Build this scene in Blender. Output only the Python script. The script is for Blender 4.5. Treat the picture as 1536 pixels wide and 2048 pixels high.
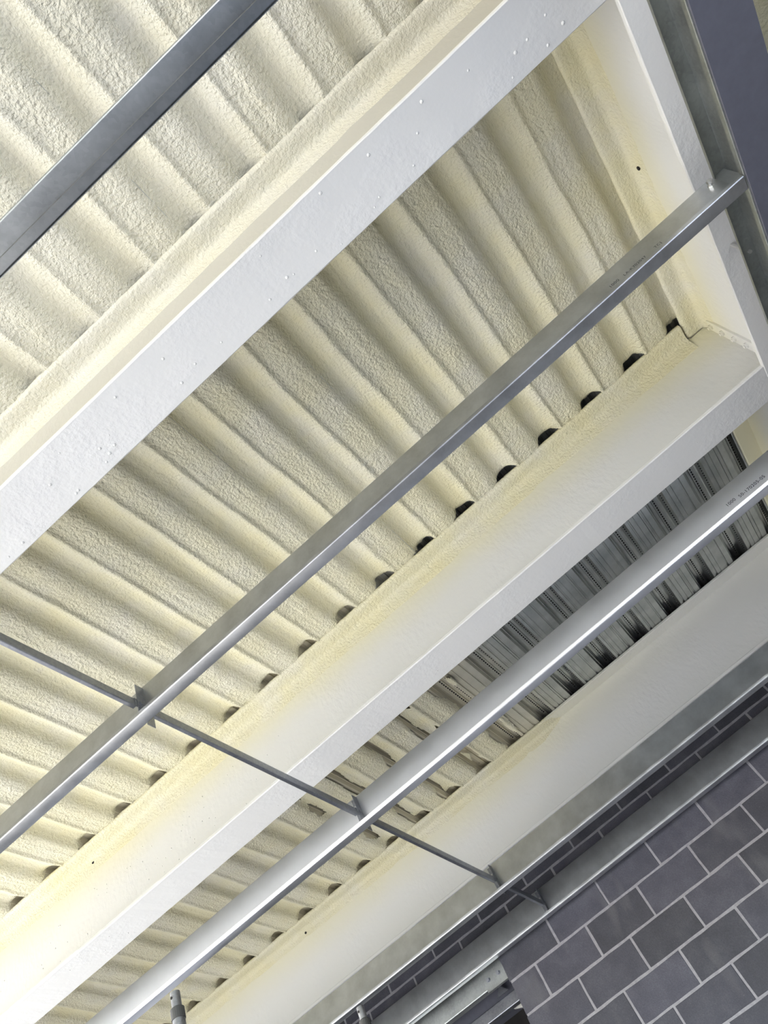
import bpy, bmesh, math, random
import numpy as np
from mathutils import Matrix, Vector

for o in list(bpy.data.objects):
    bpy.data.objects.remove(o)
SC = bpy.context.scene
COL = SC.collection
random.seed(7)
RNG = np.random.RandomState(11)
H = 1.6                                   # eye height above the floor slab

# ------------------------------------------------------------------ camera
R = ((0.7426403256290434, 0.5666175640631131, -0.35697322426867284),
     (-0.6606280656791375, 0.5324416068097412, -0.5292225374782354),
     (-0.10979938791555122, 0.6288485282109237, 0.7697360735864764))
cam = bpy.data.cameras.new('camera')
cam.sensor_fit = 'VERTICAL'
cam.sensor_height = 36.0
cam.lens = 36.0 * 1546.85 / 2048.0
cam.clip_start = 0.05
cam.clip_end = 400
camo = bpy.data.objects.new('camera', cam)
COL.objects.link(camo)
camo.matrix_world = Matrix(((R[0][0], -R[1][0], -R[2][0], 0.0),
                            (R[0][1], -R[1][1], -R[2][1], 0.0),
                            (R[0][2], -R[1][2], -R[2][2], H),
                            (0, 0, 0, 1)))
SC.camera = camo

# ------------------------------------------------------------------ sky, sun, exposure
SUN_ELEV, SUN_AZ = math.radians(44), math.radians(196)     # azimuth: 180 = from -X, 270 = from -Y
W = bpy.data.worlds.new('world')
SC.world = W
W.use_nodes = True
nt = W.node_tree
nt.nodes.clear()
sky = nt.nodes.new('ShaderNodeTexSky')
sky.sky_type = 'NISHITA'
sky.sun_disc = False
sky.sun_elevation = SUN_ELEV
sky.sun_rotation = math.radians(254)
sky.air_density = 1.0
sky.dust_density = 2.0
bg = nt.nodes.new('ShaderNodeBackground')
bg.inputs['Strength'].default_value = 0.70
wo = nt.nodes.new('ShaderNodeOutputWorld')
nt.links.new(sky.outputs[0], bg.inputs[0])
nt.links.new(bg.outputs[0], wo.inputs[0])
sd = bpy.data.lights.new('sun', 'SUN')
sd.energy = 18.0
sd.angle = math.radians(0.6)
sd.color = (1.0, 0.97, 0.92)
so = bpy.data.objects.new('sun', sd)
COL.objects.link(so)
sdir = Vector((math.cos(SUN_AZ) * math.cos(SUN_ELEV), math.sin(SUN_AZ) * math.cos(SUN_ELEV), math.sin(SUN_ELEV)))
so.rotation_euler = sdir.to_track_quat('Z', 'Y').to_euler()
so.location = (-12, -8, 14)
vs = SC.view_settings
vs.view_transform = 'Standard'
vs.look = 'None'
vs.gamma = 1.0
vs.use_curve_mapping = False
vs.exposure = 0.92
SC.cycles.max_bounces = 6
SC.cycles.diffuse_bounces = 3
SC.cycles.glossy_bounces = 3
SC.cycles.caustics_reflective = False
SC.cycles.caustics_refractive = False

# ------------------------------------------------------------------ helpers
def tag(o, label=None, cat=None, group=None, kind=None):
    if label: o['label'] = label
    if cat: o['category'] = cat
    if group: o['group'] = group
    if kind: o['kind'] = kind
    return o

def empty(name, loc, label=None, cat=None, group=None, kind=None):
    o = bpy.data.objects.new(name, None)
    o.empty_display_size = 0.1
    COL.objects.link(o)
    o.location = loc
    return tag(o, label, cat, group, kind)

def mkobj(name, verts, faces, mat, parent=None, origin=None, smooth=False, recalc=True):
    """Mesh object from world-space vertices; the origin goes to the parent's spot or to `origin`."""
    v = np.asarray(verts, dtype=float)
    if origin is None:
        origin = tuple(parent.matrix_world.translation) if False else (parent['_o'] if parent is not None and '_o' in parent else (0, 0, 0))
    origin = np.asarray(origin, dtype=float)
    me = bpy.data.meshes.new(name)
    me.from_pydata((v - origin).tolist(), [], faces)
    if recalc:
        bm = bmesh.new()
        bm.from_mesh(me)
        bmesh.ops.recalc_face_normals(bm, faces=bm.faces)
        bm.to_mesh(me)
        bm.free()
    if smooth:
        for p in me.polygons: p.use_smooth = True
    me.materials.append(mat)
    o = bpy.data.objects.new(name, me)
    COL.objects.link(o)
    if parent is not None:
        po = np.asarray(ORI.get(parent.name, (0, 0, 0)))
        o.parent = parent
        o.location = tuple(origin - po)
    else:
        o.location = tuple(origin)
    ORI[o.name] = tuple(origin)
    return o

ORI = {}
def thing(name, loc, label, cat, group=None, kind=None):
    o = empty(name, loc, label, cat, group, kind)
    ORI[o.name] = tuple(loc)
    return o

def child(name, vf, mat, parent, smooth=False, origin=None):
    v, f = vf
    return mkobj(name, v, f, mat, parent, origin if origin is not None else ORI[parent.name], smooth)

def solo(name, vf, mat, origin, smooth=False):
    return mkobj(name, vf[0], vf[1], mat, None, origin, smooth)

def join(parts):
    V, F = [], []
    for v, f in parts:
        n = len(V)
        V += [tuple(p) for p in v]
        F += [tuple(i + n for i in q) for q in f]
    return V, F

def box(x0, x1, y0, y1, z0, z1):
    v = [(x0, y0, z0), (x1, y0, z0), (x1, y1, z0), (x0, y1, z0), (x0, y0, z1), (x1, y0, z1), (x1, y1, z1), (x0, y1, z1)]
    f = [(0, 3, 2, 1), (4, 5, 6, 7), (0, 1, 5, 4), (1, 2, 6, 5), (2, 3, 7, 6), (3, 0, 4, 7)]
    return v, f

def sweep(loop, axis, a0, a1, n=1, fn=None):
    """Closed 2D loop pushed along X (loop = y,z) or Y (loop = x,z)."""
    m = len(loop)
    V, F = [], []
    for i in range(n + 1):
        a = a0 + (a1 - a0) * i / n
        for j, (p, q) in enumerate(loop):
            pt = (a, p, q) if axis == 'X' else (p, a, q)
            if fn: pt = fn(pt, i, j)
            V.append(pt)
    for i in range(n):
        for j in range(m):
            k = (j + 1) % m
            F.append((i * m + j, i * m + k, (i + 1) * m + k, (i + 1) * m + j))
    F.append(tuple(range(m)))
    F.append(tuple(n * m + j for j in range(m)))
    return V, F

def rounded(pts, r, seg=3):
    out = [pts[0]]
    for i in range(1, len(pts) - 1):
        p0, p1, p2 = np.array(pts[i - 1], float), np.array(pts[i], float), np.array(pts[i + 1], float)
        d0, d2 = p0 - p1, p2 - p1
        l0, l2 = np.linalg.norm(d0), np.linalg.norm(d2)
        rr = min(r, l0 * .45, l2 * .45)
        a, b = p1 + d0 / l0 * rr, p1 + d2 / l2 * rr
        for k in range(seg + 1):
            t = k / seg
            out.append(tuple((1 - t) ** 2 * a + 2 * t * (1 - t) * p1 + t * t * b))
    out.append(pts[-1])
    return out

def sheet(pts, t):
    """Folded sheet: open polyline to closed loop of thickness t."""
    P = [np.array(p, float) for p in pts]
    n = len(P)
    L, Rr = [], []
    for i in range(n):
        if i == 0: d = P[1] - P[0]
        elif i == n - 1: d = P[-1] - P[-2]
        else:
            d = (P[i] - P[i - 1]) / np.linalg.norm(P[i] - P[i - 1]) + (P[i + 1] - P[i]) / np.linalg.norm(P[i + 1] - P[i])
        d /= np.linalg.norm(d)
        nn = np.array([-d[1], d[0]])
        L.append(tuple(P[i] + nn * t / 2))
        Rr.append(tuple(P[i] - nn * t / 2))
    return L + Rr[::-1]

def prism(c, axis, r, h, n=6, rot=0.0, r2=None):
    """Prism / cylinder from centre of its base along +axis vector ('X','Y','Z' with sign)."""
    s = -1 if axis[0] == '-' else 1
    ax = axis[-1]
    r2 = r if r2 is None else r2
    V = []
    for k, (rr, hh) in enumerate(((r, 0), (r2, h * s))):
        for i in range(n):
            a = rot + 2 * math.pi * i / n
            u, w = rr * math.cos(a), rr * math.sin(a)
            V.append({'X': (c[0] + hh, c[1] + u, c[2] + w), 'Y': (c[0] + u, c[1] + hh, c[2] + w), 'Z': (c[0] + u, c[1] + w, c[2] + hh)}[ax])
    F = [(i, (i + 1) % n, n + (i + 1) % n, n + i) for i in range(n)]
    F += [tuple(range(n)), tuple(range(n, 2 * n))]
    return V, F

def vnoise(x, y, scale, seed):
    """Smooth value noise on numpy arrays, range -1..1."""
    rs = np.random.RandomState(seed)
    T = rs.rand(256, 256) * 2 - 1
    fx, fy = x * scale, y * scale
    ix, iy = np.floor(fx).astype(int), np.floor(fy).astype(int)
    tx, ty = fx - ix, fy - iy
    tx, ty = tx * tx * (3 - 2 * tx), ty * ty * (3 - 2 * ty)
    g = lambda a, b: T[a % 256, b % 256]
    return (g(ix, iy) * (1 - tx) + g(ix + 1, iy) * tx) * (1 - ty) + (g(ix, iy + 1) * (1 - tx) + g(ix + 1, iy + 1) * tx) * ty

# ------------------------------------------------------------------ materials
def newmat(name):
    m = bpy.data.materials.new(name)
    m.use_nodes = True
    t = m.node_tree
    b = t.nodes['Principled BSDF']
    return m, t, b

def nd(t, typ, **k):
    n = t.nodes.new(typ)
    for a, v in k.items():
        if a.startswith('i_'): n.inputs[a[2:].replace('_', ' ')].default_value = v
        else: setattr(n, a, v)
    return n

def noise(t, scale, detail=3.0, rough=.55, vec=None):
    n = nd(t, 'ShaderNodeTexNoise')
    n.inputs['Scale'].default_value = scale
    n.inputs['Detail'].default_value = detail
    n.inputs['Roughness'].default_value = rough
    if vec is None:
        g = nd(t, 'ShaderNodeNewGeometry')
        t.links.new(g.outputs['Position'], n.inputs['Vector'])
    else:
        t.links.new(vec, n.inputs['Vector'])
    return n

def ramp(t, fac, stops):
    r = nd(t, 'ShaderNodeValToRGB')
    e = r.color_ramp.elements
    while len(e) < len(stops): e.new(0.5)
    for el, (p, c) in zip(e, stops):
        el.position = p
        el.color = (c[0], c[1], c[2], 1) if len(c) == 3 else c
    t.links.new(fac, r.inputs['Fac'])
    return r

def math_(t, op, a, b=None, c=None, clamp=False):
    n = nd(t, 'ShaderNodeMath', operation=op, use_clamp=clamp)
    for i, v in enumerate((a, b, c)):
        if v is None: continue
        if isinstance(v, (int, float)): n.inputs[i].default_value = v
        else: t.links.new(v, n.inputs[i])
    return n.outputs[0]

def bump(t, bsdf, h, dist, strength=1.0, prev=None):
    n = nd(t, 'ShaderNodeBump')
    n.inputs['Strength'].default_value = strength
    n.inputs['Distance'].default_value = dist
    t.links.new(h, n.inputs['Height'])
    if prev: t.links.new(prev, n.inputs['Normal'])
    t.links.new(n.outputs[0], bsdf.inputs['Normal'])
    return n.outputs[0]

def mixc(t, fac, a, b):
    n = nd(t, 'ShaderNodeMix', data_type='RGBA')
    if isinstance(fac, (int, float)): n.inputs[0].default_value = fac
    else: t.links.new(fac, n.inputs[0])
    for s, v in ((6, a), (7, b)):
        if isinstance(v, tuple): n.inputs[s].default_value = (v[0], v[1], v[2], 1)
        else: t.links.new(v, n.inputs[s])
    return n.outputs[2]

def stretched(t, sx, sy, sz):
    g = nd(t, 'ShaderNodeNewGeometry')
    m = nd(t, 'ShaderNodeMapping')
    m.inputs['Scale'].default_value = (sx, sy, sz)
    t.links.new(g.outputs['Position'], m.inputs['Vector'])
    return m.outputs[0]

def mat_foam():
    m, t, b = newmat('spray_foam')
    big = noise(t, 3.2, 3, .6)
    mm = big.outputs['Fac']
    c = ramp(t, mm, [(.35, (.77, .71, .44)), (.5, (.76, .715, .485)), (.66, (.755, .72, .555))])
    at = nd(t, 'ShaderNodeAttribute', attribute_name='rough')
    c2 = mixc(t, math_(t, 'MULTIPLY', at.outputs['Fac'], .40), c.outputs[0], (.75, .725, .60))
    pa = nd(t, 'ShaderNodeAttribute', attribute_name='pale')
    c3 = mixc(t, math_(t, 'MULTIPLY', pa.outputs['Fac'], .75), c2, (.55, .535, .485))  # pale foam is greyer, and darkened to offset overbright light on it
    t.links.new(c3, b.inputs['Base Color'])
    b.inputs['Roughness'].default_value = .62
    n1 = noise(t, 74, 2, .55)
    hh = math_(t, 'MULTIPLY', n1.outputs['Fac'], 1.5)
    hh = math_(t, 'MULTIPLY', hh, math_(t, 'ADD', .3, math_(t, 'MULTIPLY', at.outputs['Fac'], .9)))
    bump(t, b, hh, .0070, 1.0)
    return m

def mat_paint(name, xfade=None, stain=1.0, reach=(.36, .03), tint=(.79, .745, .50)):
    """White site-applied steel paint, thick and uneven, with a yellow foam overspray stain under the top flange."""
    m, t, b = newmat(name)
    g = nd(t, 'ShaderNodeNewGeometry')
    sx = nd(t, 'ShaderNodeSeparateXYZ')
    t.links.new(g.outputs['Position'], sx.inputs[0])
    n1 = noise(t, 3.0, 4)
    zz = math_(t, 'ADD', sx.outputs['Z'], math_(t, 'MULTIPLY', math_(t, 'SUBTRACT', n1.outputs['Fac'], .5), .15))
    mr = nd(t, 'ShaderNodeMapRange', interpolation_type='SMOOTHSTEP')
    mr.inputs['From Min'].default_value = ZD - reach[0]
    mr.inputs['From Max'].default_value = ZD - reach[1]
    t.links.new(zz, mr.inputs['Value'])
    f = math_(t, 'MULTIPLY', mr.outputs[0], .80 * stain)
    if xfade:
        m2 = nd(t, 'ShaderNodeMapRange', interpolation_type='SMOOTHSTEP')
        m2.inputs['From Min'].default_value = xfade[0]
        m2.inputs['From Max'].default_value = xfade[1]
        m2.inputs['To Min'].default_value = 1.0
        m2.inputs['To Max'].default_value = .12
        t.links.new(sx.outputs['X'], m2.inputs['Value'])
        f = math_(t, 'MULTIPLY', f, m2.outputs[0])
    base = mixc(t, math_(t, 'MULTIPLY', n1.outputs['Fac'], .5), (.79, .79, .755), (.79, .80, .805))
    c = mixc(t, f, base, tint)
    t.links.new(c, b.inputs['Base Color'])
    b.inputs['Roughness'].default_value = .42
    b.inputs['Specular IOR Level'].default_value = .35
    w = noise(t, 42, 3, .55, stretched(t, 1, 1, .6))
    pf = nd(t, 'ShaderNodeMapRange')
    pf.inputs['From Min'].default_value = .45
    pf.inputs['From Max'].default_value = .68
    t.links.new(n1.outputs['Fac'], pf.inputs['Value'])
    hh = math_(t, 'MULTIPLY', w.outputs['Fac'], math_(t, 'ADD', .18, pf.outputs[0]))
    bump(t, b, hh, .0045, .8)
    return m

def mat_galv(name, base=(.70, .725, .745), rough=.335, metallic=.92, lo=.82, hi=1.08, spangle=.16):
    m, t, b = newmat(name)
    n1 = noise(t, 7, 4, .60)
    vo = nd(t, 'ShaderNodeTexVoronoi')
    vo.inputs['Scale'].default_value = 95
    g = nd(t, 'ShaderNodeNewGeometry')
    t.links.new(g.outputs['Position'], vo.inputs['Vector'])
    d = tuple(x * lo for x in base)
    l = tuple(min(1, x * hi) for x in base)
    mm = n1.outputs['Fac']
    c = ramp(t, mm, [(.34, d), (.68, l)])
    c2 = mixc(t, math_(t, 'MULTIPLY', vo.outputs['Color'], spangle), c.outputs[0], (.75, .77, .78))
    t.links.new(c2, b.inputs['Base Color'])
    b.inputs['Metallic'].default_value = metallic
    rr = math_(t, 'ADD', rough - .08, math_(t, 'MULTIPLY', mm, .17))
    t.links.new(rr, b.inputs['Roughness'])
    return m

def mat_plain(name, col, rough=.6, metallic=0.0, var=.12, scale=14, bumpd=0.0):
    m, t, b = newmat(name)
    n = noise(t, scale, 4)
    c = ramp(t, n.outputs['Fac'], [(.3, tuple(x * (1 - var) for x in col)), (.7, tuple(min(1, x * (1 + var)) for x in col))])
    t.links.new(c.outputs[0], b.inputs['Base Color'])
    b.inputs['Roughness'].default_value = rough
    b.inputs['Metallic'].default_value = metallic
    if bumpd: bump(t, b, n.outputs['Fac'], bumpd, .7)
    return m

def mat_block():
    m, t, b = newmat('dark_block')
    oi = nd(t, 'ShaderNodeObjectInfo')
    n1 = noise(t, 7, 4)
    n2 = noise(t, 120, 4, .6)
    n3 = noise(t, 2.2, 3, .5, stretched(t, 1.5, 1, .6))
    mm = math_(t, 'ADD', math_(t, 'MULTIPLY', n1.outputs['Fac'], .55), math_(t, 'MULTIPLY', n2.outputs['Fac'], .45))
    c = ramp(t, mm, [(.3, (.058, .059, .073)), (.52, (.084, .086, .105)), (.75, (.126, .130, .150))])
    v = ramp(t, oi.outputs['Random'], [(0, (.82, .82, .80)), (1, (1.18, 1.16, 1.2))])
    mul = nd(t, 'ShaderNodeMix', data_type='RGBA', blend_type='MULTIPLY')
    mul.inputs[0].default_value = 1
    t.links.new(c.outputs[0], mul.inputs[6])
    t.links.new(v.outputs[0], mul.inputs[7])
    fl = nd(t, 'ShaderNodeMapRange')
    fl.inputs['From Min'].default_value = .60
    fl.inputs['From Max'].default_value = .80
    t.links.new(n3.outputs['Fac'], fl.inputs['Value'])
    c2 = mixc(t, math_(t, 'MULTIPLY', fl.outputs[0], .55), mul.outputs[2], (.24, .24, .25))
    sp = noise(t, 260, 1)
    spf = nd(t, 'ShaderNodeMapRange')
    spf.inputs['From Min'].default_value = .74
    spf.inputs['From Max'].default_value = .80
    t.links.new(sp.outputs['Fac'], spf.inputs['Value'])
    c3 = mixc(t, math_(t, 'MULTIPLY', spf.outputs[0], .6), c2, (.4, .39, .38))
    t.links.new(c3, b.inputs['Base Color'])
    b.inputs['Roughness'].default_value = .82
    hh = math_(t, 'ADD', math_(t, 'MULTIPLY', n2.outputs['Fac'], .7), math_(t, 'MULTIPLY', n1.outputs['Fac'], .5))
    bump(t, b, hh, .004, .8)
    return m

def mat_deck():
    """Bare galvanised decking, dusted with foam where the spraying stopped."""
    m, t, b = newmat('bare_deck_steel')
    g = nd(t, 'ShaderNodeNewGeometry')
    sx = nd(t, 'ShaderNodeSeparateXYZ')
    t.links.new(g.outputs['Position'], sx.inputs[0])
    sn = nd(t, 'ShaderNodeSeparateXYZ')
    t.links.new(g.outputs['True Normal'], sn.inputs[0])
    n1 = noise(t, 4, 3)
    xx = math_(t, 'ADD', sx.outputs['X'], math_(t, 'MULTIPLY', math_(t, 'SUBTRACT', n1.outputs['Fac'], .5), .35))
    xx = math_(t, 'ADD', xx, math_(t, 'MULTIPLY', math_(t, 'ABSOLUTE', math_(t, 'MULTIPLY', sn.outputs['Z'], 1.0)), 0.0))
    mr = nd(t, 'ShaderNodeMapRange', interpolation_type='SMOOTHSTEP')
    mr.inputs['From Min'].default_value = -1.25
    mr.inputs['From Max'].default_value = -.35
    mr.inputs['To Min'].default_value = .92
    mr.inputs['To Max'].default_value = 0
    t.links.new(xx, mr.inputs['Value'])
    n2 = noise(t, 9, 3)
    steel = ramp(t, n2.outputs['Fac'], [(.3, (.40, .425, .41)), (.7, (.56, .58, .56))])
    c = mixc(t, mr.outputs[0], steel.outputs[0], (.66, .60, .43))
    t.links.new(c, b.inputs['Base Color'])
    t.links.new(math_(t, 'SUBTRACT', .9, mr.outputs[0], clamp=True), b.inputs['Metallic'])
    t.links.new(math_(t, 'ADD', .30, math_(t, 'MULTIPLY', mr.outputs[0], .35)), b.inputs['Roughness'])
    n3 = noise(t, 3.5, 2, .5, stretched(t, 3, 1, 1))
    bump(t, b, n3.outputs['Fac'], .012, .5)
    return m

# levels and lines of the place (metres)
ZL, RH, RW, LIP = 2.26 + H, .199, .058, .018          # underside of the rails, their depth, flange, lip
ZB, ZD = 2.55 + H, 3.154 + H                          # underside / top of the beams (deck sits on ZD)
BW, TF, TW = .2257, .022, .013                        # beam flange width, flange and web thickness
BEAM_Y = (.8785, 2.9606, 5.0427)                      # front edge of each beam's flanges
CX = 1.390                                            # front edge of the cross beam's flanges
RAIL_Y = (.292, 1.7924, 3.3014, 4.8165, 5.528)        # front (lip) of each rail
WY = 5.66                                             # face of the block wall
PITCH, U0 = .3, .1057                                 # deck ribs
XS = -1.59                                            # line of the brace struts
XL = -6.4                                             # left end of beams and rails
CHX, CHW, CHH = 1.42, .062, .188

M_FOAM = mat_foam()
M_PAINT = mat_paint('white_beam_paint')
M_PAINT1 = mat_paint('white_beam_paint_darkened_web', stain=1.2, reach=(.53, .42), tint=(.47, .455, .39))  # grey overspray on the web, tint darkened further against the strong light there
M_PAINT3 = mat_paint('white_beam_paint_light_stain', xfade=(-1.6, .9), stain=.85)
M_GALV = mat_galv('galvanised_steel')
M_GALV2 = mat_galv('galvanised_strut', (.27, .285, .32), .40)
M_GALV3 = mat_galv('galvanised_dull', (.34, .36, .35), .42)
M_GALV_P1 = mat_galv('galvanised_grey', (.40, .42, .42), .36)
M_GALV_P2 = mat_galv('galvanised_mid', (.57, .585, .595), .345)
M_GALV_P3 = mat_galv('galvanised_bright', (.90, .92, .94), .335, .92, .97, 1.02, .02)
M_DECK = mat_deck()
M_BLOCK = mat_block()
M_MORTAR = mat_plain('mortar', (.34, .335, .36), .9, 0, .15, 40, .003)
M_SLATE = mat_plain('slate_grey_paint', (.115, .12, .150), .55, 0, .06, 30, .0008)
M_CONC = mat_plain('concrete_floor', (.20, .20, .205), .8, 0, .1, 2)
M_GROUND = mat_plain('pale_gravel_ground', (.53, .525, .50), .95, 0, .12, 1.2)
M_BOLT = mat_galv('zinc_bolt', (.62, .62, .60), .36)
M_SCAF = mat_galv('scaffold_tube', (.24, .24, .25), .42)
M_DARK = mat_plain('dark_rubber_collar', (.06, .06, .058), .6)
M_INK = mat_plain('printed_ink', (.035, .04, .055), .7)
M_BLACK = mat_plain('dark_hole', (.012, .011, .010), .9)
M_WHITE = mat_plain('white_offcut', (.78, .77, .72), .6)
M_REAR = mat_plain('rear_room_block', (.10, .098, .10), .9, 0, .2, 6)

# ------------------------------------------------------------------ setting: ground, floor, walls
tag(solo('ground', box(-60, 40, -60, 40, -.25, -.05), M_GROUND, (0, 0, -.25)), 'pale gravel ground outside the building', 'ground', kind='structure')
tag(solo('floor', box(-6.9, 4, -6.5, 9.3, -.05, 0), M_CONC, (0, 0, 0)), 'concrete floor slab', 'floor', kind='structure')
tag(solo('wall_rear', box(-7.0, 2.72, 9.0, 9.2, 0, ZD + .08), M_REAR, (0, 9.0, 0)), 'dark block wall of the room beyond the opening', 'wall', kind='structure')
tag(solo('wall_left', box(-7.0, -6.8, 2.8, 9.0, 0, ZD), M_REAR, (-6.9, 2.8, 0)), 'unseen dark side wall of the room beyond, extended forward to shade the floor', 'wall', kind='structure')  # runs on past the room, added length keeps sun off the floor
tag(solo('wall_right', box(2.72, 2.92, 0.6, 9.2, 0, ZD + .1), M_REAR, (2.72, 2, 0)), 'dark block wall closing the right side', 'wall', kind='structure')

tag(solo('wall_light_blocker', box(-5.5, 1.2, -6.7, -6.5, 0, 2.9), M_REAR, (0, -6.7, 0)), 'unseen dark wall added behind the viewer to block light', 'wall', kind='structure')  # unseen wall, added to cut the light coming from behind the viewer
# block wall: every block its own piece
wall = thing('wall_back', (0, WY, 0), 'dark grey concrete block wall with pale mortar joints', 'wall', kind='structure')
CH, CWD, JT = .2254, .45, .0135
Z0 = 2.1068 + H                                        # a bed joint line
END = -2.112
ZTOP = ZD - .02
LINT = Z0 + CH                                         # lintel course starts here over the opening
mort = join([box(END + .004, 2.72, WY + .0025, WY + .20, 0, LINT), box(-6.8, 2.72, WY + .0025, WY + .20, LINT, ZTOP),
             box(-6.8, -4.7, WY + .0025, WY + .20, 0, LINT)])
child('mortar', mort, M_MORTAR, wall)

def block_mesh(w, seed):
    rs = random.Random(seed)
    w2, h2, d = w / 2, (CH - JT) / 2, .10
    nx = 5
    ring = []
    for i in range(nx): ring.append((-w2 + 2 * w2 * i / nx, -h2))
    for i in range(2): ring.append((w2, -h2 + 2 * h2 * i / 2))
    for i in range(nx): ring.append((w2 - 2 * w2 * i / nx, h2))
    for i in range(2): ring.append((-w2, h2 - 2 * h2 * i / 2))
    ring = [(x + rs.uniform(-.0022, .0022), z + rs.uniform(-.0022, .0022)) for x, z in ring]
    n = len(ring)
    V = [(x * .982, 0 + rs.uniform(0, .0006), z * .965) for x, z in ring] + [(x, .004, z) for x, z in ring] + [(x, d, z) for x, z in ring]
    F = [tuple(range(n))]
    for k in range(2):
        F += [(k * n + i, k * n + (i + 1) % n, (k + 1) * n + (i + 1) % n, (k + 1) * n + i) for i in range(n)]
    me = bpy.data.meshes.new('block')
    me.from_pydata(V, [], F)
    bm = bmesh.new(); bm.from_mesh(me)
    bmesh.ops.recalc_face_normals(bm, faces=bm.faces)
    bm.to_mesh(me); bm.free()
    me.materials.append(M_BLOCK)
    return me

full_m = [block_mesh(CWD - JT, s) for s in range(6)]
cut_m = {}
def place_block(x0, x1, zc, k):
    w = x1 - x0
    if abs(w - (CWD - JT)) < .002: me = full_m[k % 6]
    else:
        key = round(w, 3)
        if key not in cut_m: cut_m[key] = block_mesh(w, 50 + len(cut_m))
        me = cut_m[key]
    o = bpy.data.objects.new('block', me)
    COL.objects.link(o)
    o.parent = wall
    o.location = ((x0 + x1) / 2, random.uniform(-.0012, .0010), zc)
    o.rotation_euler = (0, random.uniform(-.002, .002), 0)

k = 0
for c in range(-11, 5):
    zlo = Z0 + c * CH
    zc = zlo + CH / 2
    if zc < .9 or zc + CH / 2 > ZTOP + .1: continue
    ph = -.766 if (c % 2 == 0) else -.541
    xmin = END if zlo < LINT - .01 else -5.2
    xmax = 1.9
    j = math.ceil((xmin - ph) / CWD - .02)
    xs = [ph + CWD * i for i in range(j, 12) if ph + CWD * i < xmax]
    if xs[0] - xmin > .05: xs = [xmin] + xs
    for a, b2 in zip(xs[:-1], xs[1:]):
        k += 1
        place_block(a + JT / 2 * (a > xmin + .001), b2 - JT / 2, zc, k * 7 + c)

# ------------------------------------------------------------------ ceiling: steel deck sheets
def deck_profile():
    """One rib period of bare steel, (u, dz) from the left edge of the flute opening."""
    return [(0, 0), (.012, .024), (.016, .024), (.026, .052), (.034, .058), (.050, .058), (.054, .050), (.078, .050), (.082, .058), (.098, .058), (.106, .052), (.116, .024), (.120, .024), (.132, 0),
            (.150, 0), (.153, .007), (.163, .007), (.166, 0), (.190, 0), (.1915, .004), (.1965, .004), (.198, 0), (.248, 0), (.251, .007), (.261, .007), (.264, 0), (.300, 0)]

ceil = thing('ceiling', (0, 0, ZD), 'ribbed galvanised steel roof deck', 'deck', kind='structure')
per = deck_profile()
SEAM = .651
DT = .0015
sheet_me = None
emb_me = None
for i in range(-12, 4):
    x0 = SEAM + .6 * i
    if sheet_me is None:
        pts = [(0.002, 0)]
        for kk in range(-1, 4):
            for (u, dz) in per:
                x = U0 + kk * PITCH + u
                r = x - (SEAM - .6)
                if .004 < r < .597 and (not pts or r > pts[-1][0] + 1e-5): pts.append((r, dz))
        pts = [q for q in pts if q[0] < .586]; pts += [(.588, 0), (.5885, .011), (.5925, .011), (.593, 0), (.6015, 0)]
        loop = sheet(pts, DT)
        n = 40
        loop = [(p, q + ZD + DT / 2) for p, q in loop]
        v, f = sweep(loop, 'Y', -6.5, 9.0, n)
        sheet_me = (v, f)
    v = [(a + x0, b2, c) for a, b2, c in sheet_me[0]]
    if i == -12:
        o = mkobj('deck_sheet', v, sheet_me[1], M_DECK, ceil, (x0, 0, ZD))
        proto_sheet = o
        # stitched dimples along each rib crest, too small to pick apart
        em = []
        for fl in range(2):
            xc = U0 + .066 + fl * PITCH + .3 * math.ceil((SEAM - U0 - .066) / .3) - SEAM + x0
            for q in range(74):
                y = 3.15 + q * .026
                em.append(box(xc - .0045, xc + .0045, y, y + .015, ZD + .0478, ZD + .0512))
        for fl in range(2):
            xc = U0 + .118 + fl * PITCH + .3 * math.ceil((SEAM - U0 - .118) / .3) - SEAM + x0
            for q in range(74):
                y = 3.15 + q * .026
                em.append(box(xc - .0035, xc + .0035, y, y + .010, ZD + .0215, ZD + .0255))
        e = mkobj('embossing', *join(em), M_BLACK, o, (x0, 0, ZD))
        tag(e, kind='stuff')
        proto_emb = e
    else:
        o = proto_sheet.copy(); COL.objects.link(o); o.parent = ceil; o.location = (x0, 0, 0)
        if -3 <= i <= 2:
            e = proto_emb.copy(); COL.objects.link(e); e.parent = o; e.location = (0, 0, 0)

# ------------------------------------------------------------------ sprayed foam under the deck
PU = np.array([-.012, -.002, .008, .018, .026, .030, .045, .049, .070, .074, .088, .101, .114, .126, .137, .146, .152, .158, .168, .182, .205, .226, .231, .237, .252, .264, .276, .288])
PZ = np.array([-.0120, -.0060, .0060, .0175, .0245, .0275, .0290, .0305, .0300, .0285, .0240, .0165, .0060, -.0070, -.0180, -.0235, -.0230, -.0140, -.0125, -.0140, -.0155, -.0160, -.0205, -.0175, -.0180, -.0175, -.0160, -.0120])

def foam_profile(u):
    return np.interp(u, PU, PZ)

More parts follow.
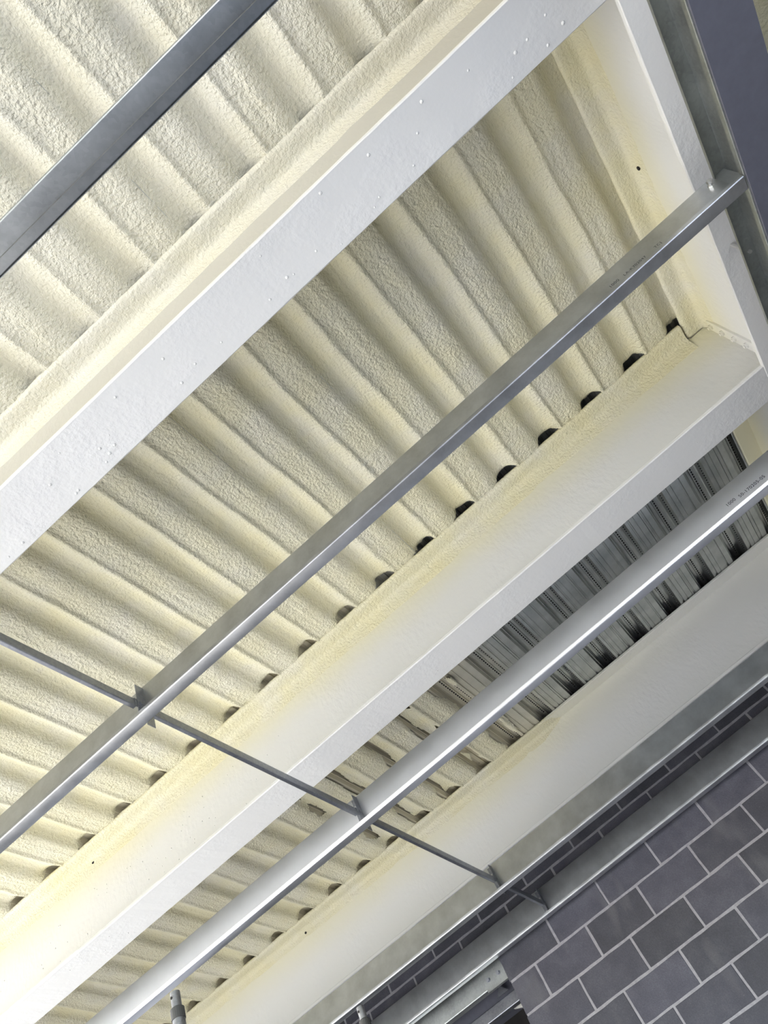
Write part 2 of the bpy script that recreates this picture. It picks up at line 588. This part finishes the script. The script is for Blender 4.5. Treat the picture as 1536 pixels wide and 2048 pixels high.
def foam_panel(name, label, x0, x1, y0, y1, yb, seed, dx=.0065, dy=.015, cover=None, slot=1.0, pale=0.0):
    nx, ny = int((x1 - x0) / dx) + 1, int((y1 - y0) / dy) + 1
    X, Y = np.meshgrid(np.linspace(x0, x1, nx), np.linspace(y0, y1, ny), indexing='ij')
    warp = .006 * vnoise(X, Y, 2.3, seed) + .003 * vnoise(X, Y, 9, seed + 1)
    rib = np.floor((X - U0) / PITCH)
    fl = vnoise(rib * 3.7, Y * .7, 1.0, seed + 9)
    u = np.mod(X + warp - U0 + .012, PITCH) - .012
    Z = foam_profile(u)
    # smooth the section a little, more in some places
    Zs = (foam_profile(np.mod(u + .008 + .012, PITCH) - .012) + foam_profile(np.mod(u - .008 + .012, PITCH) - .012) + Z) / 3
    k = .55 + .45 * vnoise(X, Y, 1.5, seed + 2)
    Z = Z * (1 - k) + Zs * k
    infl = np.clip((u - .0) / .03, 0, 1) * np.clip((.130 - u) / .03, 0, 1)
    rough = 1 - .62 * infl
    Z = Z - .010 * infl * (.5 + .5 * fl) - .004 * (fl) * (1 - infl)
    Z = Z + .0034 * vnoise(X, Y * .5, 4.5, seed + 13) + .0030 * vnoise(X, Y * .45, 8, seed + 3) + .0014 * vnoise(X, Y, 21, seed + 4) * rough + .0011 * vnoise(X, Y, 45, seed + 5) * rough
    # streaks along the rib from passes of the gun
    Z = Z + .0022 * vnoise(X * 1.0, Y * .07, 34, seed + 6) + .0016 * np.abs(vnoise(X * 1.0, Y * .05, 60, seed + 12))
    # the foam thins to nothing where it runs over the beam flange
    e = np.clip((Y - (yb - .06)) / .06, 0, 1)
    e = e * e * (3 - 2 * e)
    Zd = ZD + Z
    edge = np.clip((u + .012) / .010, 0, 1) * np.clip((.144 - u) / .010, 0, 1)
    yr = yb - .006 + .3 * (1 - slot) + .010 * vnoise(X, Y * .2, 9, seed + 7) + .008 * vnoise(X, Y, 30, seed + 8)
    e2 = np.clip((Y - (yr - .045)) / .045, 0, 1) ** 2.0
    openz = np.interp(u, [-.012, -.006, .018, .030, .102, .114, .138, .146], [-.002, -.002, .047, .0555, .0555, .047, -.002, -.002])
    tgt = ZD + openz
    Zd = Zd * (1 - e2 * edge) + tgt * e2 * edge + e * (1 - edge) * .004
    sp = deck_profile()
    steel = np.interp(np.mod(X - U0, PITCH), [a for a, _ in sp], [b for _, b in sp])
    Zd = np.minimum(Zd, ZD + steel - .0025)
    gone = (edge > .5) & (Y > yr)
    V = np.stack([X, Y, Zd], -1).reshape(-1, 3)
    idx = np.arange(nx * ny).reshape(nx, ny)
    q = np.stack([idx[:-1, :-1], idx[:-1, 1:], idx[1:, 1:], idx[1:, :-1]], -1).reshape(-1, 4)
    if True:
        cv = ~gone
        if cover is not None: cv &= cover(X, Y, u, seed)
        keep = (cv[:-1, :-1] & cv[1:, 1:]).reshape(-1)
        q = q[keep]
        used = np.unique(q)
        mp = -np.ones(nx * ny, int); mp[used] = np.arange(len(used))
        V, q, rough = V[used], mp[q], rough.reshape(-1)[used]
    org = np.array([(x0 + x1) / 2, (y0 + y1) / 2, ZD])
    me = bpy.data.meshes.new(name)
    V = V - org
    me.vertices.add(len(V)); me.vertices.foreach_set('co', V.astype(np.float32).ravel())
    me.loops.add(q.size); me.loops.foreach_set('vertex_index', q.astype(np.int32).ravel())
    me.polygons.add(len(q)); me.polygons.foreach_set('loop_start', np.arange(0, q.size, 4, dtype=np.int32))
    me.update(calc_edges=True)
    me.polygons.foreach_set('use_smooth', np.ones(len(q), bool))
    a = me.attributes.new('rough', 'FLOAT', 'POINT')
    a.data.foreach_set('value', np.asarray(rough, dtype=np.float32).ravel())
    a = me.attributes.new('pale', 'FLOAT', 'POINT')
    a.data.foreach_set('value', np.full(len(V), pale, dtype=np.float32))
    me.materials.append(M_FOAM)
    o = bpy.data.objects.new(name, me)
    COL.objects.link(o)
    o.location = org
    ORI[o.name] = tuple(org)
    return tag(o, label, 'insulation', 'spray foam under the deck', 'stuff')

def cover_c(X, Y, u, seed):
    n = vnoise(X, Y, 6, seed + 20) * .03 + vnoise(X, Y * .3, 25, seed + 21) * .012
    full = X + n * 3 < -2.3
    trough = (X + n * 4 < -.95) & ((u > .128 + n) | (u < .004 + n))
    flank = (X + n * 4 < -1.3) & (u > .038 + n * .5)
    return full | trough | flank

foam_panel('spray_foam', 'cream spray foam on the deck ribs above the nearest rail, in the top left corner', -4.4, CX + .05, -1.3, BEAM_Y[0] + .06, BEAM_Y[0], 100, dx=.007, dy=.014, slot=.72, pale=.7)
foam_panel('spray_foam', 'cream spray foam on the deck ribs between the two nearest white beams', -4.6, CX + .05, BEAM_Y[0] + BW * .5, BEAM_Y[1] + .06, BEAM_Y[1], 200)
foam_panel('spray_foam', 'ragged cream spray foam ending at bare steel deck, behind the middle beam', -5.6, -.7, BEAM_Y[1] + BW * .5, BEAM_Y[2] + .06, BEAM_Y[2], 300, cover=cover_c)
foam_panel('spray_foam', 'sliver of spray foam past the slate plate in the top right corner', CX + BW, 2.71, .2, 3.4, 9, 400, dx=.012, dy=.02)

# ------------------------------------------------------------------ painted steel beams
def wob(a):
    return lambda p, i, j: (p[0], p[1] + a * math.sin(i * 12.9898 + j * 3.1) * .5 + a * random.uniform(-.5, .5), p[2] + a * random.uniform(-.5, .5))

def rrect(y0, y1, z0, z1, r=.004):
    return [(y0 + r, z0), (y1 - r, z0), (y1, z0 + r), (y1, z1 - r), (y1 - r, z1), (y0 + r, z1), (y0, z1 - r), (y0, z0 + r)]

def skin(o, pale):
    for nm, v in (('pale', pale), ('rough', .35)):
        a = o.data.attributes.new(nm, 'FLOAT', 'POINT')
        a.data.foreach_set('value', np.full(len(o.data.vertices), v, dtype=np.float32))

def foam_fillet(y_f, x0, x1, seed, axis='X', top=.055, nx=None):
    """Foam build-up wrapping the top flange edge, its underside and the top of the web."""
    yw = y_f + BW / 2 - TW / 2
    zt, zu = ZD, ZD - TF
    prof = [(y_f + .004, zt - .001), (y_f - .006, zt - .003), (y_f - .0085, zt - .012), (y_f - .006, zu - .002), (y_f + .006, zu - .006), (y_f + .03, zu - .007),
            (y_f + .06, zu - .008), (y_f + .08, zu - .012), (yw - .018, zu - .020), (yw - .010, zu - .034), (yw - .006, zu - top), (yw - .003, zu - top * 1.6), (yw + .002, zu - top * 1.9)]
    base_prof = [(y_f + .004, zt - .0015), (y_f + .001, zt - .003), (y_f + .001, zt - .012), (y_f + .001, zu + .001), (y_f + .006, zu + .001), (y_f + .03, zu + .001),
                 (y_f + .06, zu + .001), (y_f + .08, zu + .001), (yw + .001, zu + .001), (yw + .001, zu - .03), (yw + .001, zu - top), (yw + .001, zu - top * 1.6), (yw + .002, zu - top * 1.9)]
    n = int((x1 - x0) / .018)
    m = len(prof)
    V, F = [], []
    a = np.linspace(x0, x1, n + 1)
    jj = np.arange(m)
    A, J = np.meshgrid(a, jj, indexing='ij')
    taper = np.clip((x1 - A) / 1.3, 0.02, 1) if axis == 'X' and x1 < 0 else np.ones_like(A)
    N1 = vnoise(A, J * .05, 7, seed) * .0035 + vnoise(A, J * .05, 24, seed + 1) * .0018 + vnoise(A, J * .11, 50, seed + 2) * .001
    for i in range(n + 1):
        for j, (p, q) in enumerate(prof):
            w = N1[i, j] * (0.25 if j in (0, m - 1) else 1)
            dp, dq = (-w, 0) if j in (1, 2, 3) or j >= 9 else (0, -abs(w) * 1.2)
            tp = taper[i, j]
            if tp < 1:
                bp, bq = base_prof[j]
                p, q, dp, dq = bp + (p - bp) * tp, bq + (q - bq) * tp, dp * tp, dq * tp
            V.append((a[i], p + dp, q + dq) if axis == 'X' else (p + dp, a[i], q + dq))
    for i in range(n):
        for j in range(m - 1):
            F.append((i * m + j, i * m + j + 1, (i + 1) * m + j + 1, (i + 1) * m + j))
    return V, F

def beam_x(y_f, label, mat, seed, x1, cope=None):
    t = thing('steel_beam', (XL, y_f + BW / 2, ZB), label, 'beam', 'white painted beams parallel to the block wall')
    n = 150
    child('bottom_flange', sweep(rrect(y_f, y_f + BW, ZB, ZB + TF), 'X', XL, x1, n, wob(.0012)), mat, t, False)
    child('top_flange', sweep(rrect(y_f, y_f + BW, ZD - TF, ZD - .0005), 'X', XL, cope or x1, n), mat, t)
    yc = y_f + BW / 2
    child('web', sweep([(yc - TW / 2, ZB + TF), (yc + TW / 2, ZB + TF), (yc + TW / 2, ZD - TF), (yc - TW / 2, ZD - TF)], 'X', XL, x1, 4), mat, t)
    r = .014
    arc = [(yc - TW / 2, ZB + TF + r)] + [(yc - TW / 2 - r + r * math.cos(a), ZB + TF + r - r * math.sin(a)) for a in (.4, .8, 1.2)] + [(yc - TW / 2 - r, ZB + TF), (yc - TW / 2 + .001, ZB + TF)]
    child('web_fillet', sweep(arc, 'X', XL, x1, 1), mat, t, False)
    return t

WEBX = CX + BW / 2 - TW / 2                              # face of the cross beam's web
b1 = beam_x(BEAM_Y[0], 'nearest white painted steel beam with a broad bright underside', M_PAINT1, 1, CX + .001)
b2 = beam_x(BEAM_Y[1], 'middle white painted steel beam crossing the whole picture, yellow foam along its top', M_PAINT, 2, CX + .001, cope=CX - .018)
b3 = beam_x(BEAM_Y[2], 'cream white painted steel beam closest to the block wall', M_PAINT3, 3, CX + .001, cope=CX - .018)
# the webs run on to the cross beam's web between its flanges
for t, y_f, mt in ((b1, BEAM_Y[0], M_PAINT), (b2, BEAM_Y[1], M_PAINT), (b3, BEAM_Y[2], M_PAINT3)):
    yc = y_f + BW / 2
    child('web_end', box(CX + .001, WEBX, yc - TW / 2, yc + TW / 2, ZB + TF, ZD - TF - .012), mt, t)
    fp = child('fin_plate', box(WEBX - .012, WEBX, yc - .075, yc - TW / 2, ZB + .10, ZD - .075), mt, t)
    for i in range(5):
        z = ZB + .15 + i * .088
        child('bolt', join([prism((WEBX - .012, yc - .040, z), '-X', .016, .011, 6), prism((WEBX - .023, yc - .040, z), '-X', .009, .008, 8)]), mt, fp)
for t, y_f, sd_, xe in ((b1, BEAM_Y[0], 31, CX - .02), (b2, BEAM_Y[1], 32, CX - .02)):
    o = child('foam_overspray', foam_fillet(y_f, XL, xe, sd_), M_FOAM, t, True)
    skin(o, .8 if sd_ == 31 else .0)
o = child('foam_overspray', foam_fillet(BEAM_Y[2], XL, -.6, 33, top=.04), M_FOAM, b3, True)
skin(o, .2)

def blobs(n, fn, rmin, rmax, seed):
    rs = random.Random(seed)
    P = []
    for _ in range(n):
        c, ax = fn(rs)
        r = rs.uniform(rmin, rmax)
        hgt = r * rs.uniform(.5, .9)
        V, F = [], []
        s = -1
        for k, (rr, hh) in enumerate(((1, 0), (.75, .6), (.35, .95))):
            for i in range(8):
                a = 2 * math.pi * i / 8
                u, w = r * rr * math.cos(a), r * rr * math.sin(a)
                V.append((c[0] + u, c[1] + w, c[2] - hgt * hh) if ax == 'Z' else (c[0] + u, c[1] - hgt * hh, c[2] + w))
        for k in range(2):
            F += [(k * 8 + i, k * 8 + (i + 1) % 8, k * 8 + 8 + (i + 1) % 8, k * 8 + 8 + i) for i in range(8)]
        F.append(tuple(range(16, 24)))
        P.append((V, F))
    return join(P)

o = child('paint_drips', blobs(46, lambda rs: ((rs.uniform(-2.0, 1.2), BEAM_Y[0] + rs.uniform(.02, BW - .02), ZB + .0004), 'Z'), .004, .0075, 5), M_PAINT, b1, True)
tag(o, kind='stuff')
yc2 = BEAM_Y[1] + BW / 2 - TW / 2
o = child('paint_drips', blobs(60, lambda rs: ((rs.gauss(-3.0, .55), yc2 + .0004, ZB + rs.uniform(.08, .40)), 'Y'), .003, .006, 6), M_PAINT, b2, True)
tag(o, kind='stuff')
o = child('paint_drips', blobs(14, lambda rs: ((rs.uniform(-3.5, 1.2), BEAM_Y[1] + rs.uniform(.02, BW - .02), ZB + .0012), 'Z'), .003, .006, 8), M_PAINT, b2, True)
tag(o, kind='stuff')
# small drilled holes that show as dark dots
child('bolt_hole', prism((-3.205, yc2 - .0065, ZD - .062), '-Y', .009, .004, 10), M_BLACK, b2)
child('bolt_hole', prism((-3.25, BEAM_Y[2] + BW / 2 - TW / 2 - .0065, ZD - .062), '-Y', .009, .004, 10), M_BLACK, b3)

# cross beam running away from the camera along the right side
cb = thing('cross_beam', (CX + BW / 2, -2.0, ZB), 'white painted cross beam running along the right side to the block wall', 'beam')
n = 120
wob_y = lambda a: (lambda p, i, j: (p[0] + a * random.uniform(-1, 1), p[1], p[2] + a * random.uniform(-.5, .5)))
child('bottom_flange', sweep([(a + CX, c) for a, c in rrect(0, BW, ZB - .002, ZB + TF - .002)], 'Y', -2.0, WY - .005, n, wob_y(.0009)), M_PAINT, cb, False)
child('top_flange', sweep([(a + CX, c) for a, c in rrect(0, BW, ZD - TF, ZD - .0005)], 'Y', -2.0, WY - .005, n), M_PAINT, cb)
child('web', box(WEBX, WEBX + TW, -2.0, WY - .005, ZB + TF - .002, ZD - TF), M_PAINT, cb)
ff = join([foam_fillet(CX, BEAM_Y[0] + BW / 2 + .01, BEAM_Y[1] + BW / 2 - .012, 36, 'Y'), foam_fillet(CX, -1.0, BEAM_Y[0] + BW / 2 - .012, 37, 'Y')])
skin(child('foam_overspray', ff, M_FOAM, cb, True), .0)
child('bolt_hole', prism((WEBX - .008, 2.01, ZD - .072), '-X', .010, .005, 10), M_BLACK, cb)

# ------------------------------------------------------------------ galvanised zed rails
rail_labels = ['nearest galvanised zed rail, seen from below across the top left corner',
               'long galvanised zed rail bolted into the edge channel, stamped with lettering near its right end',
               'bright shiny galvanised zed rail crossing in front of the bare steel deck',
               'galvanised zed rail running just under the cream beam next to the wall',
               'galvanised zed rail fixed along the face of the block wall']
rails = []
RX = .006
for i, y in enumerate(RAIL_Y):
    x1 = CHX + (.056 if i < 4 else .0)
    if i == 4: x1 = 2.6
    pts = rounded([(y - (.0, .0003, .0046, .0006, .0006)[i], ZL + LIP), (y, ZL), (y + RW, ZL), (y + RW, ZL + RH), (y + 2 * RW + RX, ZL + RH), (y + 2 * RW + RX, ZL + RH - LIP)], .006, 3)
    loop = sheet(pts, .0022)
    ph = i * 1.7
    def warp(p, a, b, ph=ph):
        return (p[0], p[1] + .0016 * math.sin(p[0] * 2.1 + ph), p[2] + .0010 * math.sin(p[0] * 1.3 + ph * 2))
    xend = x1
    v, f = sweep(loop, 'X', XL, CHX - .004 if i < 4 else xend, 90, warp)
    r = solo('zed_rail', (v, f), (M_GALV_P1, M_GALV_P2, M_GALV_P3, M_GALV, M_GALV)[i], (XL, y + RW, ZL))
    tag(r, rail_labels[i], 'rail', 'galvanised zed rails')
    # shade smooth only along the bends
    me = r.data
    for p in me.polygons: p.use_smooth = True
    me.set_sharp_from_angle(angle=math.radians(32))
    rails.append(r)
    if i < 4:
        # web tongue that passes behind the channel lip to be bolted
        child('end_tongue', box(CHX - .004, CHX + .050, y + RW - .0011, y + RW + .0011, ZL + .022, ZL + RH - .012), r.data.materials[0], r)
        for dz in (.155,):
            child('bolt', join([prism((CHX - .035, y + RW - .001, ZL + dz), '-Y', .0135, .010, 6, .3), prism((CHX - .035, y + RW - .010, ZL + dz), '-Y', .009, .020, 10),
                                prism((CHX - .035, y + RW - .020, ZL + dz), '-Y', .012, .008, 6, .6)]), M_BOLT, r)

# ink lettering stamped on two rails
def lettering(text, x, z, y, size, parent, shear=0.0):
    cu = bpy.data.curves.new('stamp', 'FONT')
    cu.body = text
    cu.size = size
    cu.shear = shear
    cu.space_character = 1.08
    tmp = bpy.data.objects.new('stamp_tmp', cu)
    COL.objects.link(tmp)
    dg = bpy.context.evaluated_depsgraph_get()
    me = bpy.data.meshes.new_from_object(tmp.evaluated_get(dg))
    bpy.data.objects.remove(tmp)
    V = [(x + v.co.x, y, z + v.co.y) for v in me.vertices]
    F = [tuple(p.vertices) for p in me.polygons]
    bpy.data.meshes.remove(me)
    o = mkobj('printed_lettering', V, F, M_INK, parent, ORI[parent.name], recalc=False)
    return o

def web_front(i, x):
    return RAIL_Y[i] + RW - .0011 + .0016 * math.sin(x * 2.1 + i * 1.7)
lettering('1000', .862, ZL + .100, web_front(1, .88) - .0012, .021, rails[1])
lettering('LA-K702047', .928, ZL + .097, web_front(1, .98) - .0012, .019, rails[1])
lettering('TCJ', 1.075, ZL + .098, web_front(1, 1.07) - .0012, .019, rails[1])
lettering('1000', .858, ZL + .092, web_front(2, .88) - .0012, .026, rails[2])
lettering('50-170205-05', .932, ZL + .086, web_front(2, 1.0) - .0012, .026, rails[2])

# ------------------------------------------------------------------ brace struts between the rails
strut_labels = ['brace strut running off the left edge to the long stamped rail',
                'long brace strut crossing under the middle beam between two rails',
                'brace strut in front of the cream beam, from the bright rail to the next',
                'short brace strut between the two rails at the block wall']
for i in range(4):
    ya, yb = RAIL_Y[i] + RW, RAIL_Y[i + 1] + RW
    t = thing('brace_strut', (XS, ya, ZL), strut_labels[i], 'strut', 'galvanised brace struts in line')
    zb = ZL + .066
    s0 = ya + .010 if i == 0 else ya + .012
    pts = rounded([(XS - .016, zb), (XS, zb), (XS, zb + .040), (XS - .010, zb + .040)], .003, 2)
    child('bar', sweep(sheet(pts, .002), 'Y', s0, yb - .052, 1), M_GALV2, t)
    # end cleat: upright leg standing off the web, foot leg on the web
    cl = join([box(XS + .003, XS + .0055, yb - .047, yb - .0018, ZL + .012, ZL + .188),
               box(XS - .030, XS + .003, yb - .0042, yb - .0018, ZL + .012, ZL + .188)])
    c = child('cleat', cl, M_GALV2, t)
    child('bar_tail', box(XS - .0010, XS + .0028, yb - .060, yb - .010, zb, zb + .040), M_GALV2, t)
    for (dx, dz) in ((-.014, .128), (-.014, .030)):
        child('bolt', join([prism((XS + dx, yb - .0042, ZL + dz), '-Y', .012, .009, 6, .2), prism((XS + dx, yb - .013, ZL + dz), '-Y', .0075, .012, 8)]), M_BOLT, c)
    child('bolt', join([prism((XS + .0055, yb - .028, zb + .022), 'X', .010, .006, 6, .4)]), M_GALV2, c)
    if i > 0:
        c2 = child('cleat', box(XS - .005, XS - .0025, ya + .0018, ya + .044, ZL - .004, ZL + .150), M_GALV2, t)
        child('bolt', prism((XS - .020, ya + .0018, ZL + .030), 'Y', .011, .010, 6, .2), M_BOLT, c2)

# ------------------------------------------------------------------ edge channel and slate plate along the cross beam
ch = thing('edge_channel', (CHX, -2.0, ZL), 'galvanised edge channel hung under the cross beam, open side facing left', 'channel')
pts = rounded([(CHX, ZL + .022), (CHX, ZL), (CHX + CHW, ZL), (CHX + CHW, ZL + CHH), (CHX, ZL + CHH), (CHX, ZL + CHH - .016)], .004, 2)
child('channel', sweep(sheet(pts, .0024), 'Y', -2.0, WY - .13, 40), M_GALV3, ch)
for y in (-.4, .62, 2.25, 3.9, 4.6):
    child('hanger_bolt', prism((CHX + .035, y, ZL + CHH - .01), 'Z', .008, ZB - (ZL + CHH) + .01, 8), M_BOLT, ch)
pl = tag(solo('slate_plate', sweep([(CHX + .004, ZL - .0085), (CHX + .196, ZL - .0085), (CHX + .196, ZL - .0015), (CHX + .004, ZL - .0015)], 'Y', -2.0, WY - .13, 1), M_SLATE, (CHX + .1, -2.0, ZL - .0085)),
         'flat slate grey painted steel plate beside the edge channel at the right', 'plate')

# ------------------------------------------------------------------ scaffold posts
for (x, y, zt, lab) in ((-2.195, 2.455, 1.636 + H, 'scaffold post in front of the foam ribs, left of two at bottom edge'),
                        (-2.125, 3.64, 1.690 + H, 'scaffold post between the wall side rails, right of two at bottom edge')):
    t = thing('scaffold_post', (x, y, 0), lab, 'scaffold', 'scaffold posts')
    def tube(r, z0, z1, n=20):
        V, F = [], []
        for (rr, z) in ((r, z0), (r, z1), (r * .86, z1), (r * .86, z1 - .08)):
            for i in range(n):
                a = 2 * math.pi * i / n
                V.append((x + rr * math.cos(a), y + rr * math.sin(a), z))
        for k in range(3):
            F += [(k * n + i, k * n + (i + 1) % n, (k + 1) * n + (i + 1) % n, (k + 1) * n + i) for i in range(n)]
        F.append(tuple(range(3 * n, 4 * n)))
        return V, F
    sp = child('spigot', tube(.0195, zt - .17, zt), M_SCAF, t, False)
    for p in sp.data.polygons: p.use_smooth = len(p.vertices) == 4
    sp.data.set_sharp_from_angle(angle=math.radians(40))
    dv = Vector((-x, -y, 0)).normalized()
    hx, hy = -.25, -1.0
    l = math.hypot(hx, hy); hx, hy = hx / l, hy / l
    hc = (x + hx * .0190, y + hy * .0190, zt - .022)
    hv, hf = prism((0, 0, 0), '-Y', .0055, .003, 10)
    ang = math.atan2(hx, -hy)
    hv = [(hc[0] + a * math.cos(ang) - b * math.sin(ang) * -1, hc[1] + a * math.sin(ang) + b * math.cos(ang), hc[2] + c) for a, b, c in hv]
    child('pin_hole', (hv, hf), M_BLACK, sp)
    cz = zt - .063
    child('collar', join([prism((x, y, cz - .040), 'Z', .0275, .040, 20), prism((x, y, cz), 'Z', .0275, .005, 20, 0, .0205)]), M_DARK, t)
    child('tube', prism((x, y, .012), 'Z', .0245, cz - .05, 24), M_SCAF, t, True).data.set_sharp_from_angle(angle=math.radians(40))
    child('base_plate', box(x - .07, x + .07, y - .07, y + .07, 0, .012), M_SCAF, t)
    child('pin', prism((x + hx * .024, y + hy * .024, cz - .075), '-Y', .005, .008, 8), M_DARK, t)

# ------------------------------------------------------------------ steelwork in the wall opening
hd = thing('header_channel', (-4.6, WY + .04, 2.17 + H), 'bluish galvanised header channel over the wall opening with a bolted end plate', 'channel')
pts = rounded([(WY + .10, 2.170 + H), (WY + .035, 2.170 + H), (WY + .035, 2.318 + H), (WY + .10, 2.318 + H)], .005, 2)
child('channel', sweep(sheet(pts, .003), 'X', -4.65, -2.135, 4), M_GALV3, hd)
ep = child('end_plate', box(-2.305, -2.118, WY + .022, WY + .032, 2.150 + H, 2.300 + H), M_GALV3, hd)
for bx_ in (-2.172, -2.264):
    child('bolt', join([prism((bx_, WY + .022, 2.219 + H), '-Y', .016, .004, 14), prism((bx_, WY + .018, 2.219 + H), '-Y', .013, .010, 6, .3)]), M_GALV2, ep)
gb = thing('guide_rail', (-4.6, 6.0, 2.1 + H), 'dull grey steel rail under an added dark housing inside the wall opening', 'rail')
pts = rounded([(6.06, 2.105 + H), (6.0, 2.105 + H), (6.0, 2.182 + H), (6.06, 2.182 + H)], .004, 2)
child('channel', sweep(sheet(pts, .003), 'X', -4.65, -2.14, 4), M_GALV2, gb)
child('infill', box(-4.65, -2.10, 6.03, 6.40, 2.182 + H, 2.75 + H), M_SLATE, gb)  # dark box added to hide the lit deck and keep the opening dim
child('gusset', ([(-2.38, 5.985, 2.20 + H), (-2.27, 5.985, 2.20 + H), (-2.33, 5.985, 2.262 + H), (-2.38, 5.991, 2.20 + H), (-2.27, 5.991, 2.20 + H), (-2.33, 5.991, 2.262 + H)],
                 [(0, 1, 2), (3, 5, 4), (0, 3, 4, 1), (1, 4, 5, 2), (2, 5, 3, 0)]), M_GALV2, gb)
wb = solo('white_batten', ([(-2.335, 6.10, 2.150 + H), (-2.18, 6.10, 2.090 + H), (-2.18, 6.10, 2.055 + H), (-2.345, 6.10, 2.118 + H),
                            (-2.335, 6.13, 2.150 + H), (-2.18, 6.13, 2.090 + H), (-2.18, 6.13, 2.055 + H), (-2.345, 6.13, 2.118 + H)],
                           [(0, 1, 2, 3), (4, 7, 6, 5), (0, 4, 5, 1), (1, 5, 6, 2), (2, 6, 7, 3), (3, 7, 4, 0)]), M_WHITE, (-2.26, 6.1, 2.06 + H))
tag(wb, 'small white batten at the corner of the wall opening', 'batten')
